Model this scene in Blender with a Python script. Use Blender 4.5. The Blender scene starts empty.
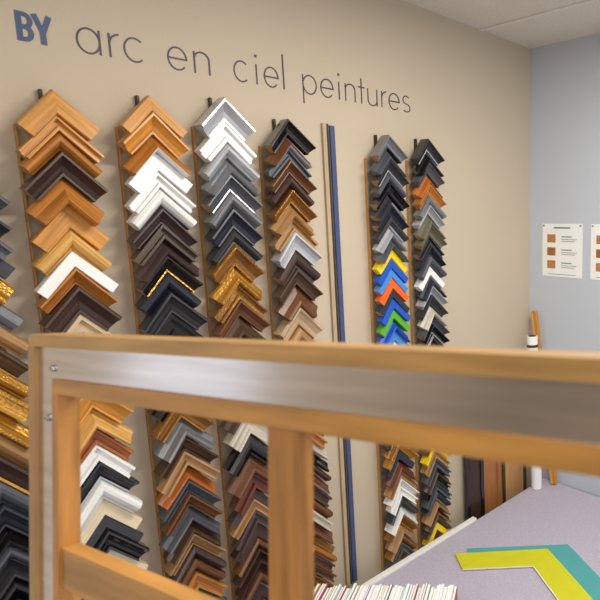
import bpy, math, random
from mathutils import Vector, Matrix
random.seed(11)
S = bpy.context.scene
try:
    S.view_settings.view_transform = 'Standard'
except Exception: pass

def lin(c):
    r = []
    for v in c:
        v = v/255.0
        r.append(v/12.92 if v <= .04045 else ((v+.055)/1.055)**2.4)
    return (r[0], r[1], r[2], 1)

def mat(name, rgb, rough=.5, metal=0., var=.12, scale=(20,20,20), bump=0., bscale=60, detail=3, coat=0., coord='Object'):
    m = bpy.data.materials.new(name); m.use_nodes = True
    nt = m.node_tree; b = nt.nodes['Principled BSDF']
    b.inputs['Roughness'].default_value = rough
    b.inputs['Metallic'].default_value = metal
    if coat: b.inputs['Coat Weight'].default_value = coat; b.inputs['Coat Roughness'].default_value = .15
    c = lin(rgb)
    tc = nt.nodes.new('ShaderNodeTexCoord')
    mp = nt.nodes.new('ShaderNodeMapping'); mp.inputs['Scale'].default_value = scale
    nt.links.new(tc.outputs[coord], mp.inputs['Vector'])
    n = nt.nodes.new('ShaderNodeTexNoise'); n.inputs['Scale'].default_value = 1.0; n.inputs['Detail'].default_value = detail
    nt.links.new(mp.outputs[0], n.inputs['Vector'])
    r = nt.nodes.new('ShaderNodeValToRGB')
    r.color_ramp.elements[0].position = .3; r.color_ramp.elements[1].position = .7
    r.color_ramp.elements[0].color = tuple(x*(1-var) for x in c[:3])+(1,)
    r.color_ramp.elements[1].color = tuple(min(1, x*(1+var)) for x in c[:3])+(1,)
    nt.links.new(n.outputs['Fac'], r.inputs[0]); nt.links.new(r.outputs[0], b.inputs['Base Color'])
    if bump:
        n2 = nt.nodes.new('ShaderNodeTexNoise'); n2.inputs['Scale'].default_value = bscale
        nt.links.new(tc.outputs['Object'], n2.inputs['Vector'])
        bp = nt.nodes.new('ShaderNodeBump'); bp.inputs['Strength'].default_value = bump; bp.inputs['Distance'].default_value = .002
        nt.links.new(n2.outputs['Fac'], bp.inputs['Height']); nt.links.new(bp.outputs[0], b.inputs['Normal'])
    return m

class MB:
    def __init__(s): s.v=[]; s.f=[]; s.fm=[]; s.mats=[]; s.uv=[]
    def mi(s, m):
        if m not in s.mats: s.mats.append(m)
        return s.mats.index(m)
    def add(s, vs, fs, m, M=None, uv=None):
        o=len(s.v)
        for p in vs:
            p=Vector(p)
            s.v.append(tuple(M@p) if M is not None else tuple(p))
        s.uv += uv if uv else [(0,0)]*len(vs)
        if not isinstance(m, list): m=[m]*len(fs)
        for f,mm in zip(fs,m):
            s.f.append([i+o for i in f]); s.fm.append(s.mi(mm))
    def box(s, a, b, m, M=None):
        x0,y0,z0=a; x1,y1,z1=b
        s.add([(x0,y0,z0),(x1,y0,z0),(x1,y1,z0),(x0,y1,z0),(x0,y0,z1),(x1,y0,z1),(x1,y1,z1),(x0,y1,z1)],
              [(0,3,2,1),(4,5,6,7),(0,1,5,4),(1,2,6,5),(2,3,7,6),(3,0,4,7)], m, M)
    def cyl(s, p0, p1, r0, r1, m, n=20, M=None):
        p0=Vector(p0); p1=Vector(p1); d=(p1-p0).normalized()
        a=d.orthogonal().normalized(); b=d.cross(a)
        vs=[]
        for p,r in ((p0,r0),(p1,r1)):
            for i in range(n):
                t=2*math.pi*i/n; vs.append(p+a*math.cos(t)*r+b*math.sin(t)*r)
        fs=[(i,(i+1)%n,(i+1)%n+n,i+n) for i in range(n)]+[tuple(range(n))[::-1],tuple(range(n,2*n))]
        s.add(vs,fs,m,M)
    def prism(s, pts, z0, z1, m):
        n=len(pts)
        vs=[(x,y,z0) for x,y in pts]+[(x,y,z1) for x,y in pts]
        s.add(vs,[tuple(range(n))[::-1],tuple(range(n,2*n))]+[(i,(i+1)%n,(i+1)%n+n,i+n) for i in range(n)],m)
    def obj(s, name, bevel=0, origin=None, smooth=False):
        me=bpy.data.meshes.new(name)
        o3=Vector(origin) if origin else Vector((0,0,0))
        me.from_pydata([tuple(Vector(p)-o3) for p in s.v],[],s.f)
        for m in s.mats: me.materials.append(m)
        for p,i in zip(me.polygons,s.fm): p.material_index=i; p.use_smooth=smooth
        ul=me.uv_layers.new(name='UVMap')
        for lp in me.loops: ul.data[lp.index].uv=s.uv[lp.vertex_index]
        import bmesh
        bm=bmesh.new(); bm.from_mesh(me); bmesh.ops.recalc_face_normals(bm, faces=bm.faces); bm.to_mesh(me); bm.free()
        o=bpy.data.objects.new(name,me); o.location=o3; S.collection.objects.link(o)
        if bevel:
            md=o.modifiers.new('bevel','BEVEL'); md.width=bevel; md.segments=2; md.limit_method='ANGLE'
        return o

# ------------------------------------------------------------------ room
YF=1.954; CEIL=2.634; TAB=0.763; CAMZ=1.95; YB=-3.2; XR=4.5
m_wall=mat('beige_paint',(200,186,163),.8,var=.02,scale=(1.5,1.5,1.5),bump=.15,bscale=220)
m_wallb=mat('blue_grey_wall',(198,207,218),.8,var=.02,scale=(1.5,1.5,1.5),bump=.15,bscale=220)  # even blue-grey base colour for the back wall
m_ceil=mat('ceiling_tile',(224,217,204),.9,var=.05,scale=(90,90,90),bump=.4,bscale=160)
m_grid=mat('ceiling_grid_metal',(226,222,212),.5,var=.02)
m_floor=mat('grey_vinyl_floor',(112,106,100),.6,var=.12,scale=(6,6,6))
m_white=mat('white_paint',(228,226,220),.5,var=.02)
def shell(name,a,b,m):
    k=MB(); k.box(a,b,m); return k.obj(name)
wy0,wy1,wz0,wz1=-.98,-.45,1.0,2.25  # unseen opening and its frame, added for a highlight on the aluminium and fill
k=MB(); k.box((-.12,wy1,0),(0,YF+.12,CEIL+.05),m_wall); k.box((-.12,YB,0),(0,wy0,CEIL+.05),m_wall)
k.box((-.12,wy0,0),(0,wy1,wz0),m_wall); k.box((-.12,wy0,wz1),(0,wy1,CEIL+.05),m_wall); k.obj('wall_left')
k=MB()
for a,b_ in (((wy0,wz0),(wy1,wz0+.04)),((wy0,wz1-.04),(wy1,wz1)),((wy0,wz0+.04),(wy0+.04,wz1-.04)),((wy1-.04,wz0+.04),(wy1,wz1-.04)),((wy0+.04,1.40),(wy1-.04,1.43))):
    k.box((-.08,a[0],a[1]),(-.03,b_[0],b_[1]),m_white)
k.obj('added_highlight_window_1')
shell('wall_back',(0,YF,0),(XR,YF+.12,CEIL+.05),m_wallb)
shell('wall_front',(-.12,YB-.12,0),(XR,YB,CEIL+.05),m_wall)
shell('floor',(-.12,YB-.12,-.1),(XR,YF+.12,0),m_floor)
k=MB(); k.box((0,YB,CEIL),(XR,YF,CEIL+.05),m_ceil)
y=1.65
while y>YB:
    k.box((0,y-.011,CEIL-.004),(XR,y+.011,CEIL),m_grid); y-=.6
for x in (.9,1.5,2.1,2.7,3.3,3.9):
    k.box((x-.011,YB,CEIL-.0035),(x+.011,YF,CEIL),m_grid)
k.obj('ceiling')
shell('baseboard_left',(0,YB,0),(.012,YF,.09),m_white)

# ------------------------------------------------------------------ moulding palette
P={}
def pal(n,rgb,rough=.42,metal=0.,var=.2,bump=0.,coat=.1):
    P[n]=mat('moulding_'+n,rgb,rough,metal,var,(9,190,1),bump,bump and 180 or 60,detail=4,coat=coat,coord='UV')
pal('oak',(200,138,56),var=.32); pal('honey',(176,112,44),var=.34); pal('lightoak',(214,164,88),var=.26); pal('orange',(172,96,38),var=.34)
pal('espresso',(62,40,32),var=.3); pal('brown',(104,65,37),var=.36); pal('umber',(74,54,38),var=.36); pal('black',(20,19,21),.22,coat=.5)
pal('charcoal',(45,45,49)); pal('slate',(78,81,88)); pal('navy',(35,38,51)); pal('plum',(70,55,54))
pal('white',(232,232,229),var=.06); pal('cream',(220,204,170),var=.1); pal('beige',(194,168,132)); pal('silver',(188,190,194),.3,.35,.16)
pal('pewter',(130,132,136),.3,.4); pal('gold',(200,148,60),.3,.55,.42,.9); pal('antique',(148,102,44),.33,.45,.48,.9)
pal('olive',(104,100,80)); pal('marble',(198,190,174),.3,0,.3); pal('tan',(164,124,78),var=.3); pal('mahog',(96,46,32),var=.3)
pal('yellow',(238,206,20),var=.04); pal('blue',(18,78,182),var=.05); pal('sky',(64,134,205),var=.05); pal('red',(198,38,30),var=.05); pal('tangerine',(234,96,22),var=.05); pal('green',(86,174,36),var=.05); pal('dgreen',(50,84,60))
m_slat=mat('slat_pine',(198,146,82),.6,var=.15,scale=(30,30,3))
m_slatd=mat('slat_dark',(52,46,44),.5,var=.1)

PROF=[
 [(0,0),(0,.015),(.05,.018),(.93,.018),(1,.014),(1,0)],
 [(0,0),(0,.026),(.06,.029),(.18,.029),(.30,.023),(.55,.016),(.84,.012),(.86,.015),(.98,.015),(1,.012),(1,0)],
 [(0,0),(0,.009),(.1,.012),(.45,.017),(.72,.026),(.84,.028),(.96,.025),(1,.018),(1,0)],
 [(0,0),(0,.02),(.04,.022),(.24,.022),(.27,.015),(.70,.015),(.73,.022),(.96,.022),(1,.02),(1,0)],
 [(0,0),(0,.018),(.1,.024),(.3,.027),(.5,.026),(.7,.021),(.85,.014),(.88,.017),(1,.014),(1,0)],
]
VS=1.12   # samples are slightly taller than wide
def chevron(k, zc, w, main, lip, prof, L=.093, x0=.021, rot=0., tilt=0.):
    q=math.sqrt(.5); pr=PROF[prof]; n=len(pr); D=1.4; R=random.uniform(0,40)
    mm=P[main]; ml=P[lip] if lip else mm
    def T(x,y_,z):
        dz=(z-zc)*VS; dy=y_
        y2=dy*math.cos(rot)-dz*math.sin(rot); z2=dy*math.sin(rot)+dz*math.cos(rot)
        return (x+tilt*(-dz), y2, zc+z2)
    for sg in (1,-1):
        vs=[]; uv=[]
        for u,v in pr:
            uv.append((R+sg*5+u*w,R+u*w+v))
            u*=w; vs.append(T(x0+v*D, 0., zc-u/q))
        for u,v in pr:
            uv.append((R+sg*5+L,R+u*w+v))
            u*=w; vs.append(T(x0+v*D, sg*(L*q-u*q), zc-L*q-u*q))
        fs=[]; ms=[]
        for i in range(n):
            j=(i+1)%n
            fs.append((i,j,j+n,i+n)); 
            ms.append(ml if (i>=n-4 and i<n-1 and pr[i][0]>.8) else mm)
        fs.append(tuple(range(n,2*n))); ms.append(P['tan'] if random.random()<.4 else mm)
        fs.append(tuple(range(n))); ms.append(mm)
        k.add(vs,fs,ms,uv=uv)
        if main in ('gold','antique'):       # carved bead row
            uu,vv=(.42,.0262) if prof==4 else (.10,.029) if prof==1 else (.84,.028) if prof==2 else (.14,.022) if prof==3 else (.5,.018)
            a=uu*w+.003
            while a<L-.003:
                cy=sg*(a*q-uu*w*q); cz=zc-a*q-uu*w*q; r=.0028
                ring=[T(x0+vv*D-.001,cy+r*math.cos(t*math.pi/3),cz+r*math.sin(t*math.pi/3)) for t in range(6)]
                ring2=[T(x0+vv*D+.0014,cy+.6*r*math.cos(t*math.pi/3),cz+.6*r*math.sin(t*math.pi/3)) for t in range(6)]
                k.add(ring+ring2,[(t,(t+1)%6,(t+1)%6+6,t+6) for t in range(6)]+[tuple(range(6,12)),tuple(range(6))[::-1]],mm,uv=[(R,R+a)]*12)
                a+=.0068

def column(yc, ztop, items, fill, zend=-1.13, fine=False, ys=1.0):
    k=MB(); z=CAMZ+ztop; ze=CAMZ+zend
    it=list(items)
    while True:
        if it: p,c,pt,lip=it.pop(0)
        else:
            p=random.choice([.03,.034,.036] if fine else [.032,.036,.04,.044]); c=random.choice(fill); pt=random.randrange(5)
            lip=random.choice([None,None,None,'gold','silver'])
        chevron(k,z,(p-.002)/1.414/VS*1.04,c,lip,pt,rot=math.radians(random.uniform(-1.8,1.8)),tilt=random.uniform(.12,.28),L=(.094+random.uniform(-.004,.003))*ys)
        z-=p
        if z<ze: break
    zt=CAMZ+ztop
    k.box((0.0,-.0575*ys,z-.07),(.012,-.0545*ys,zt-.072),m_slat)
    k.box((0.0,.030,z-.07),(.02,.042,zt-.08),m_slat)
    k.box((0.0,-.013,z-.06),(.012,-.008,zt+.002),m_slatd)
    k.v=[(a,b+yc,c) for a,b,c in k.v]
    k.obj('moulding_sample_column',origin=(0,yc,zt))

N=None
Y=[.185,.343,.512,.668,.828,.985,1.158,1.322]
column(Y[0],.10,[(.05,'slate',1,N),(.04,'charcoal',1,N),(.04,'slate',3,N),(.04,'navy',0,N),(.055,'gold',2,N),(.05,'pewter',4,N),(.045,'tan',4,N),(.05,'umber',1,'gold'),(.04,'gold',4,N),(.05,'gold',3,N),(.045,'gold',2,N),(.05,'tan',4,N),(.055,'espresso',1,'gold'),(.05,'slate',4,N),(.05,'navy',1,N)],
   ['slate','charcoal','navy','black'])
column(Y[1],.247,[(.05,'oak',0,N),(.032,'oak',3,N),(.038,'honey',4,N),(.05,'espresso',1,N),(.055,'honey',2,N),(.05,'oak',0,N),(.044,'lightoak',4,N),(.035,'white',0,N),(.036,'honey',1,N),(.06,'espresso',1,N),(.055,'beige',3,'gold'),(.045,'black',1,N),(.05,'honey',2,N),(.056,'oak',1,N),(.045,'lightoak',2,N),(.036,'orange',3,N),(.038,'white',3,'charcoal'),(.045,'charcoal',1,'silver'),(.045,'white',4,N),(.04,'cream',0,'silver'),(.03,'black',0,'silver'),(.05,'black',1,N)],
   ['black','umber','orange','cream'])
column(Y[2],.262,[(.036,'oak',0,N),(.048,'oak',1,N),(.036,'honey',2,'white'),(.045,'white',0,N),(.036,'white',3,N),(.045,'white',4,'plum'),(.036,'plum',1,N),(.034,'umber',3,N),(.036,'plum',2,N),(.04,'black',1,'gold'),(.045,'navy',4,N),(.05,'charcoal',1,N),(.055,'black',3,N),(.05,'charcoal',2,'silver'),(.05,'umber',1,N),(.05,'black',4,N),(.05,'antique',1,N),(.045,'pewter',2,N),(.04,'umber',1,N),(.036,'tan',3,N),(.036,'orange',2,N),(.036,'slate',1,N)],
   ['umber','honey','brown','plum','tan','slate','honey'])
column(Y[3],.282,[(.056,'silver',1,N),(.05,'white',3,N),(.036,'silver',4,N),(.04,'pewter',2,N),(.042,'slate',1,'silver'),(.04,'pewter',4,N),(.05,'navy',1,N),(.04,'charcoal',4,'silver'),(.055,'antique',1,N),(.045,'gold',2,N),(.04,'antique',3,N),(.042,'brown',1,N),(.05,'umber',2,N),(.05,'black',1,'gold'),(.05,'charcoal',4,N),(.06,'black',1,N),(.04,'umber',2,N),(.065,'marble',1,N),(.06,'black',4,N),(.05,'brown',2,N)],
   ['umber','brown','plum','tan','mahog','espresso'])
column(Y[4],.252,[(.04,'black',1,N),(.034,'brown',2,'silver'),(.032,'slate',3,N),(.036,'brown',1,N),(.042,'espresso',4,N),(.036,'antique',1,N),(.04,'tan',2,'gold'),(.036,'tan',3,'silver'),(.05,'silver',1,N),(.05,'espresso',4,'pewter'),(.045,'umber',1,N),(.06,'brown',2,N),(.06,'beige',1,'brown'),(.05,'tan',4,N),(.045,'umber',1,N),(.05,'black',3,N)],
   ['umber','antique','brown','black','marble','honey','espresso','slate'],ys=.96)
column(Y[6],.247,[(.04,'pewter',1,'charcoal'),(.036,'slate',2,N),(.036,'charcoal',1,'silver'),(.034,'slate',4,N),(.034,'black',1,N),(.034,'charcoal',2,'silver'),(.034,'navy',1,N),(.036,'charcoal',4,'silver'),(.03,'silver',2,N),(.034,'slate',2,N),(.036,'yellow',0,N),(.034,'blue',0,N),(.03,'sky',0,N),(.036,'tangerine',0,N),(.03,'navy',0,N),(.034,'blue',0,N),(.034,'green',0,N),(.034,'blue',2,N),(.04,'sky',0,N),(.04,'white',0,N),(.04,'red',0,N)],
   ['tan','brown','cream','slate','antique','charcoal','mahog','navy','gold','tan','white'],zend=-1.14,fine=True,ys=.93)
column(Y[7],.252,[(.04,'charcoal',1,'silver'),(.036,'black',2,N),(.036,'slate',1,N),(.036,'orange',2,N),(.036,'honey',1,N),(.034,'pewter',4,N),(.03,'silver',1,N),(.036,'olive',2,N),(.036,'olive',1,N),(.034,'charcoal',3,'silver'),(.034,'navy',1,N),(.036,'slate',4,N),(.034,'white',0,N),(.034,'navy',2,N),(.034,'silver',1,N),(.034,'charcoal',1,N),(.036,'marble',2,N),(.034,'slate',1,N),(.034,'black',1,'silver')],
   ['gold','umber','black','navy','cream','mahog','slate','yellow','brown','tan'],zend=-1.15,fine=True,ys=.93)

# bare column rails
k=MB()
m_blue=mat('blue_strip',(66,78,118),.5,var=.06)
m_pale=mat('pale_rail',(186,164,132),.6,var=.06)
zb=CAMZ-1.2; zt=CAMZ+.262
k.box((0,-.024,zb),(.010,-.012,zt),m_pale)
k.box((0,-.011,zb),(.011,-.006,zt),m_slatd); k.box((0,-.006,zb),(.003,.0,zt),m_pale); k.box((0,.0,zb),(.010,.015,zt-.004),m_blue)
k.v=[(a,b+Y[5],c) for a,b,c in k.v]
k.obj('wall_display_rail',origin=(0,Y[5],zt))

# ------------------------------------------------------------------ wall lettering (drawn strokes)
m_ink=mat('letter_vinyl_dark',(66,58,72),.5,var=.03); m_inkb=mat('letter_vinyl_navy',(70,84,120),.5,var=.03)
cnt=[0]
def ribbon(k,pts,wd,m,x0=.0,x1=.0008):
    cnt[0]+=1; x1=x1+.0002*(cnt[0]%5)
    n=len(pts); L=[];R=[]
    for i in range(n):
        a=Vector(pts[max(i-1,0)]); b=Vector(pts[min(i+1,n-1)]); d=(b-a).normalized(); nn=Vector((-d.y,d.x))*wd/2
        p=Vector(pts[i]); L.append(p+nn); R.append(p-nn)
    vs=[(x1,p.x,p.y) for p in L]+[(x1,p.x,p.y) for p in R]+[(x0,p.x,p.y) for p in L]+[(x0,p.x,p.y) for p in R]
    fs=[]
    for i in range(n-1):
        fs+= [(i,i+1,n+i+1,n+i),(2*n+i,2*n+i+1,i+1,i),(n+i,n+i+1,3*n+i+1,3*n+i)]
    fs+=[(0,n,3*n,2*n),(n-1,2*n-1,4*n-1,3*n-1)]
    k.add(vs,fs,m)
def arc(cx,cy,rx,ry,a0,a1,n=26):
    return [(cx+rx*math.cos(math.radians(a0+(a1-a0)*i/n)),cy+ry*math.sin(math.radians(a0+(a1-a0)*i/n))) for i in range(n+1)]
XH=.050; T=.0037
def letter(k,ch,x0,x1,b,m):
    w=x1-x0; cx=(x0+x1)/2; rx=w/2-T/2; ry=XH/2; cy=b+ry; st=lambda x,a,c: ribbon(k,[(x,b+a),(x,b+c)],T,m)
    if ch=='a': ribbon(k,arc(cx,cy,rx,ry,0,360),T,m); st(x1-T/2,0,XH)
    elif ch=='c': ribbon(k,arc(cx+.002,cy,rx,ry,48,312),T,m)
    elif ch=='e': ribbon(k,arc(cx,cy,rx,ry,0,318),T,m); ribbon(k,[(x0+T/2,cy),(x1-T/2+.002,cy)],T,m)
    elif ch=='r': st(x0+T/2,0,XH); ribbon(k,arc(x1,cy+.003,w-T/2,ry-.003,180,95,14),T,m)
    elif ch=='n': st(x0+T/2,0,XH); ribbon(k,arc(cx,b+XH-rx,rx,rx,180,0,18)+[(x1-T/2,b)],T,m)
    elif ch=='u': st(x1-T/2,0,XH); ribbon(k,[(x0+T/2,b+XH)]+arc(cx,b+rx,rx,rx,180,360,18),T,m)
    elif ch=='i': st(cx,0,XH); k.box((0,cx-.003,b+XH+.017),(.0015,cx+.003,b+XH+.0235),m)
    elif ch=='l': st(cx,0,.090)
    elif ch=='t': st(cx,0,.074); ribbon(k,[(x0,b+XH-.002),(x1,b+XH-.002)],T,m)
    elif ch=='p': ribbon(k,arc(cx,cy,rx,ry,0,360),T,m); st(x0+T/2,-.028,XH)
    elif ch=='s':
        r=XH/4; ribbon(k,arc(cx,cy+r,w/2*.85,r,40,270,16)+arc(cx,cy-r,w/2*.95,r,90,-140,16)[1:],T,m)
b=CAMZ+.338
k=MB()
for ch,x0,x1 in [('a',.403,.446),('r',.460,.482),('c',.485,.528),('e',.573,.616),('n',.630,.667),('c',.721,.762),('i',.775,.789),('e',.801,.842),('l',.851,.861),
    ('p',.911,.953),('e',.963,1.004),('i',1.015,1.027),('n',1.040,1.075),('t',1.084,1.106),('u',1.116,1.151),('r',1.165,1.185),('e',1.192,1.234),('s',1.246,1.276)]:
    if x0>.9: x0=.911+(x0-.911)*1.06; x1=.911+(x1-.911)*1.06
    letter(k,ch,x0,x1,b,m_ink)
H=.056; T2=.0095
ribbon(k,[(.314,b),(.314,b+H)],T2,m_inkb)
for c0 in (b+H*.71,b+H*.29):
    hh=H*.21
    ribbon(k,[(.314,c0+hh)]+arc(.322,c0,.0095,hh,90,-90,14)+[(.314,c0-hh)],.0085,m_inkb)
ribbon(k,[(.350,b),(.350,b+H*.45)],T2,m_inkb)
ribbon(k,[(.350,b+H*.40),(.338,b+H)],T2,m_inkb); ribbon(k,[(.350,b+H*.40),(.362,b+H)],T2,m_inkb)
k.obj('wall_lettering',origin=(0,.8,b))

# ------------------------------------------------------------------ posters on the blue wall
m_paper=mat('poster_paper',(248,250,250),.6,var=.01); m_txt=mat('print_grey',(130,134,136),.6,var=.02)
m_g=mat('print_green',(90,146,110),.6,var=.02); m_w1=mat('swatch_wood',(190,128,76),.6,var=.25,scale=(60,60,260)); m_w2=mat('swatch_wood_dark',(164,104,60),.6,var=.25,scale=(60,60,260))
for px0,px1 in ((.070,.271),(.312,.513)):
    k=MB(); z1=1.914; z0=1.690; yy=YF
    k.box((px0,yy-.002,z0),(px1,yy,z1),m_paper)
    k.box((px0+.06,yy-.003,z1-.020),(px1-.06,yy-.002,z1-.014),m_g)
    for i in range(3):
        zc=z1-.062-i*.055
        k.box((px0+.026,yy-.003,zc-.017),(px0+.068,yy-.002,zc+.017),(m_w1,m_w2,m_w1)[i])
        k.box((px0+.098,yy-.003,zc+.006),(px0+.150,yy-.002,zc+.010),m_g)
        k.box((px0+.098,yy-.003,zc-.004),(px0+.175,yy-.002,zc-.002),m_txt)
        k.box((px0+.098,yy-.003,zc-.012),(px0+.165,yy-.002,zc-.010),m_txt)
    k.box((px0+.03,yy-.003,z0+.010),(px1-.03,yy-.002,z0+.012),m_txt)
    for cx in (px0+.008,px1-.008):
        k.cyl((cx,yy-.0045,z1-.008),(cx,yy-.002,z1-.008),.004,.004,m_txt,12)
    k.obj('wall_poster',origin=((px0+px1)/2,yy,z0))

# ------------------------------------------------------------------ table
m_cloth=mat('lilac_table_cover',(190,185,201),.9,var=.1,scale=(140,140,140),bump=.5,bscale=400)
m_edge=mat('white_edge_trim',(246,244,238),.5,var=.02); m_leg=mat('grey_steel',(110,112,116),.4,.7,var=.05)
k=MB()
k.box((.085,-.25,TAB-.03),(2.5,YF-.006,TAB),m_cloth)
k.box((.064,-.25,TAB-.035),(.085,1.50,TAB+.008),m_edge)
for x in (.16,2.4):
    for yy in (-.15,YF-.1):
        k.box((x-.025,yy-.025,0),(x+.025,yy+.025,TAB-.03),m_leg)
k.box((.16,-.17,TAB-.09),(2.4,-.13,TAB-.03),m_leg); k.box((.16,YF-.12,TAB-.09),(2.4,YF-.08,TAB-.03),m_leg)
k.obj('work_table',bevel=.002,origin=(1.2,.8,0))

m_lime=mat('lime_mat_board',(214,212,30),.7,var=.03); m_teal=mat('teal_mat_board',(84,168,170),.7,var=.03); m_core=mat('white_core',(235,232,220),.7,var=.02)
def W(x,y): return (x+1.5,y)
k=MB(); k.prism([W(-1.309,1.334),W(-1.035,1.576),W(-.70,1.41),W(-.70,1.30),W(-1.03,1.46),W(-1.25,1.27)],TAB+.0005,TAB+.003,m_teal); k.obj('teal_mat_corner_sample',origin=(.4,1.4,TAB))
k=MB(); k.prism([W(-1.318,1.282),W(-1.075,1.505),W(-.76,1.350),W(-.83,1.275),W(-1.055,1.395),W(-1.235,1.235)],TAB+.0035,TAB+.0065,m_lime)
k.prism([W(-1.235,1.235),W(-1.055,1.395),W(-.83,1.275),W(-.833,1.272),W(-1.055,1.391),W(-1.232,1.233)],TAB+.0035,TAB+.0066,m_core)
k.obj('lime_mat_corner_sample',origin=(.4,1.3,TAB))

# booklets
cols=[(236,236,232)]*9+[(180,60,60),(60,90,150),(90,150,90),(210,180,90),(40,40,46),(150,110,160),(120,160,190)]
bm_=[mat('booklet_cover',c,.5,var=.03) for c in cols]
k=MB(); d=Vector((.7933,.6088,0)); e=Vector((-.6088,.7933,0)); p=0
base=Vector((.40,.82,TAB))-d*.235
while p<.405:
    th=random.uniform(.004,.010); h=random.uniform(.180,.194); wd=random.uniform(.14,.15)
    M=Matrix(((d.x,e.x,0,base.x+d.x*p),(d.y,e.y,0,base.y+d.y*p),(0,0,1,base.z+.005),(0,0,0,1)))
    mc=random.choice(bm_)
    k.box((0,-.075,0),(.0008,-.075+wd,h),mc,M); k.box((th-.0008,-.075,0),(th,-.075+wd,h),mc,M)
    k.box((.0008,-.0735,.001),(th-.0008,-.0765+wd,h-.001),m_paper,M); k.box((.0,-.0758,0),(th,-.0748,h),mc,M)
    p+=th+random.uniform(.0003,.0012)
M=Matrix(((d.x,e.x,0,base.x),(d.y,e.y,0,base.y),(0,0,1,base.z+.001),(0,0,0,1)))
k.box((-.006,-.085,0),(p+.006,.085,.003),m_leg,M); k.box((-.006,-.085,0),(-.002,.085,.12),m_leg,M); k.box((p+.002,-.085,0),(p+.006,.085,.12),m_leg,M)
k.box((-.006,-.085,0),(p+.006,-.081,.08),m_leg,M); k.box((-.006,.081,0),(p+.006,.085,.08),m_leg,M)
k.obj('booklet_row',origin=(.4,.82,TAB))

# leaning panels between the table and wall
def lean(name,y0,y1,top,m1,m2,off):
    k=MB(); th=.012
    def bx(a0,a1,z0,z1,t0,t1,m):
        vs=[]
        for t in (t0,t1):
            for (yy,zz) in ((a0,z0),(a1,z0),(a1,z1),(a0,z1)):
                x=.002+off+(1-zz/top)*.022+t; vs.append((x,yy,zz))
        k.add(vs,[(0,1,2,3),(4,7,6,5),(0,4,5,1),(1,5,6,2),(2,6,7,3),(3,7,4,0)],m)
    bx(y0,y1,.0,top,0,th*.6,m1)
    w=.018
    bx(y0,y0+w,0,top,th*.6,th,m2); bx(y1-w,y1,0,top,th*.6,th,m2); bx(y0+w,y1-w,0,w,th*.6,th,m2); bx(y0+w,y1-w,top-w,top,th*.6,th,m2)
    return k.obj(name,origin=(0,y0,0))
m_pb=mat('panel_brown',(172,112,64),.5,var=.2,scale=(30,30,4)); m_pt=mat('panel_tan',(200,152,102),.5,var=.15,scale=(30,30,4))
lean('leaning_picture_frame',1.50,1.60,1.17,P['espresso'],P['black'],.016)
lean('leaning_picture_frame',1.575,1.72,1.2,m_pb,m_pb,.0)
lean('leaning_picture_frame',1.735,1.90,1.18,m_pt,P['umber'],.0)

# corner roll and stick
k=MB(); A0=Vector((.118,1.85,TAB+.004)); A1=Vector((.098,1.842,1.445)); ax=(A1-A0).normalized()
k.cyl(A0,A1,.023,.023,m_paper,24); k.cyl(A1-ax*.002,A1+ax*.001,.018,.018,m_slatd,24)
for z in (.5,.84,.93,):
    k.cyl(A0.lerp(A1,z),A0.lerp(A1,z+.018),.0235,.0235,m_slatd,24)
k.obj('poster_tube',origin=A0)
k=MB(); B0=Vector((.160,1.925,TAB+.006)); B1=Vector((.046,1.925,1.535)); dz=(B1-B0).normalized(); dx=Vector((0,1,0)).cross(dz).normalized()
M=Matrix(((dx.x,0,dz.x,B0.x),(dx.y,1,dz.y,B0.y),(dx.z,0,dz.z,B0.z),(0,0,0,1)))
Ln=(B1-B0).length
k.box((-.012,-.008,0),(.012,.008,Ln),P['oak'],M); k.box((-.012,-.014,0),(-.002,-.008,Ln-.005),P['lightoak'],M)
k.obj('moulding_stick',bevel=.001,origin=B0)

# ------------------------------------------------------------------ foreground frame
m_pine=mat('frame_pine',(180,130,66),.4,var=.28,scale=(7,70,70),bump=.2,bscale=90,detail=5)
m_pinev=mat('frame_pine_upright',(174,120,58),.4,var=.36,scale=(70,7,70),bump=.2,bscale=90,detail=5)
m_oakf=mat('frame_outer_wood',(176,136,80),.4,var=.24,scale=(8,80,80),detail=5)
m_oakfv=mat('frame_outer_wood_upright',(166,128,78),.4,var=.24,scale=(80,8,80),detail=5)
m_alu=mat('brushed_aluminium',(224,218,220),.17,1.0,var=.12,scale=(5,90,5),detail=4)
m_screw=mat('screw_steel',(190,190,192),.3,.9,var=.05)
A=Vector((1.5-.7645,.1355,CAMZ-.123))
R_=Vector((.9845,.1542,.0834)).normalized(); U_=Vector((-.0914,.119,.9887)); U_=(U_-R_*U_.dot(R_)).normalized(); N_=R_.cross(U_).normalized()
MF=Matrix(((R_.x,U_.x,N_.x,A.x),(R_.y,U_.y,N_.y,A.y),(R_.z,U_.z,N_.z,A.z),(0,0,0,1)))
k=MB(); Lf=.80; Hf=1.065
a1,a2,a3=.0125,.044,.059
b1,b2,b3=.0125,.050,.062
k.box((0,-a1,-.034),(Lf,0,0),m_oakf); k.box((0,-Hf,-.034),(Lf,-Hf+a1,0),m_oakf)
k.box((0,-Hf+a1,-.034),(b1,-a1,0),m_oakfv); k.box((Lf-b1,-Hf+a1,-.034),(Lf,-a1,0),m_oakfv)
k.box((b1,-a2,-.012),(Lf-b1,-a1,-.004),m_alu); k.box((b1,-Hf+a1,-.012),(Lf-b1,-Hf+a2,-.004),m_alu)
k.box((b1,-Hf+a2,-.012),(b2,-a2,-.004),m_alu); k.box((Lf-b2,-Hf+a2,-.012),(Lf-b1,-a2,-.004),m_alu)
k.box((b2,-a3,-.020),(Lf-b2,-a2,-.001),m_pine); k.box((b2,-Hf+a2,-.020),(Lf-b2,-Hf+a3,-.001),m_pine)
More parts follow.
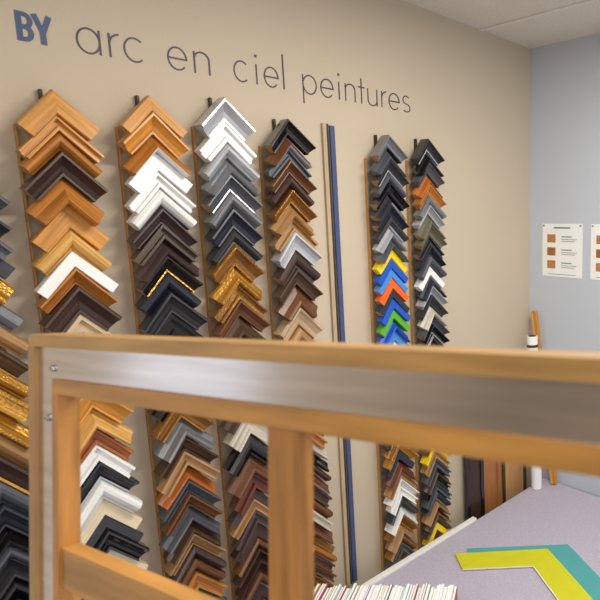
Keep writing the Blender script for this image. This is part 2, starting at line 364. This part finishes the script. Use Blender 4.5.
k.box((b2,-Hf+a3,-.020),(b3,-a3,-.001),m_pinev); k.box((Lf-b3,-Hf+a3,-.020),(Lf-b2,-a3,-.001),m_pinev)
k.box((.381,-Hf+a3,-.016),(.413,-a3,-.003),m_pinev)
k.box((b3,-.252,-.019),(.381,-.212,-.004),m_pine); k.box((.413,-.252,-.019),(Lf-b3,-.212,-.004),m_pine)
for (x,y_) in ((.034,-.085),(.046,-.034),(.034,-.30),(.034,-.6)):
    k.cyl((x,y_,-.004),(x,y_,-.0015),.0035,.0030,m_screw,16)
    k.box((x-.0025,y_-.0005,-.0016),(x+.0025,y_+.0005,-.0012),m_slatd)
o=k.obj('stretcher_frame',bevel=.0012)
o.matrix_world=MF
c=MF@Vector((Lf-.03,-Hf,-.017))
k=MB(); k.box((c.x-.03,c.y-.03,TAB),(c.x+.03,c.y+.03,c.z-.005),m_pine); k.obj('wooden_block',bevel=.002,origin=(c.x,c.y,TAB))

# ------------------------------------------------------------------ lights
m_em=bpy.data.materials.new('lamp_diffuser'); m_em.use_nodes=True
bs=m_em.node_tree.nodes['Principled BSDF']; bs.inputs['Emission Color'].default_value=(1,.95,.88,1); bs.inputs['Emission Strength'].default_value=3
def area(name,loc,sx,sy,e,col=(1,.95,.88)):
    L=bpy.data.lights.new(name,'AREA'); L.shape='RECTANGLE'; L.size=sx; L.size_y=sy; L.energy=e; L.color=col
    o=bpy.data.objects.new(name,L); o.location=loc; S.collection.objects.link(o)
    k=MB(); k.box((loc[0]-sx/2,loc[1]-sy/2,CEIL-.012),(loc[0]+sx/2,loc[1]+sy/2,CEIL-.004),m_em); k.obj('ceiling_lamp_panel',origin=(loc[0],loc[1],CEIL))
    return o
area('ceiling_lamp_near',(1.0,1.0,CEIL-.03),.16,.8,22)
area('ceiling_lamp_left',(1.2,-1.05,CEIL-.03),.3,1.1,10)
area('ceiling_lamp_rear',(2.6,-.2,CEIL-.03),.4,1.1,20)
w=bpy.data.worlds.new('world'); S.world=w; w.use_nodes=True
w.node_tree.nodes['Background'].inputs[0].default_value=(.97,.98,1,1); w.node_tree.nodes['Background'].inputs[1].default_value=1.0

# ------------------------------------------------------------------ camera
cd=bpy.data.cameras.new('camera'); cam=bpy.data.objects.new('camera',cd); S.collection.objects.link(cam)
cam.location=(1.5,0,CAMZ); cam.rotation_euler=(math.radians(90-8.63),0,math.radians(37.5))
cd.sensor_width=36; cd.lens=33.6; cd.shift_x=-230/600.; cd.clip_start=.02
cd.dof.use_dof=True; cd.dof.focus_distance=1.9; cd.dof.aperture_fstop=9
S.camera=cam
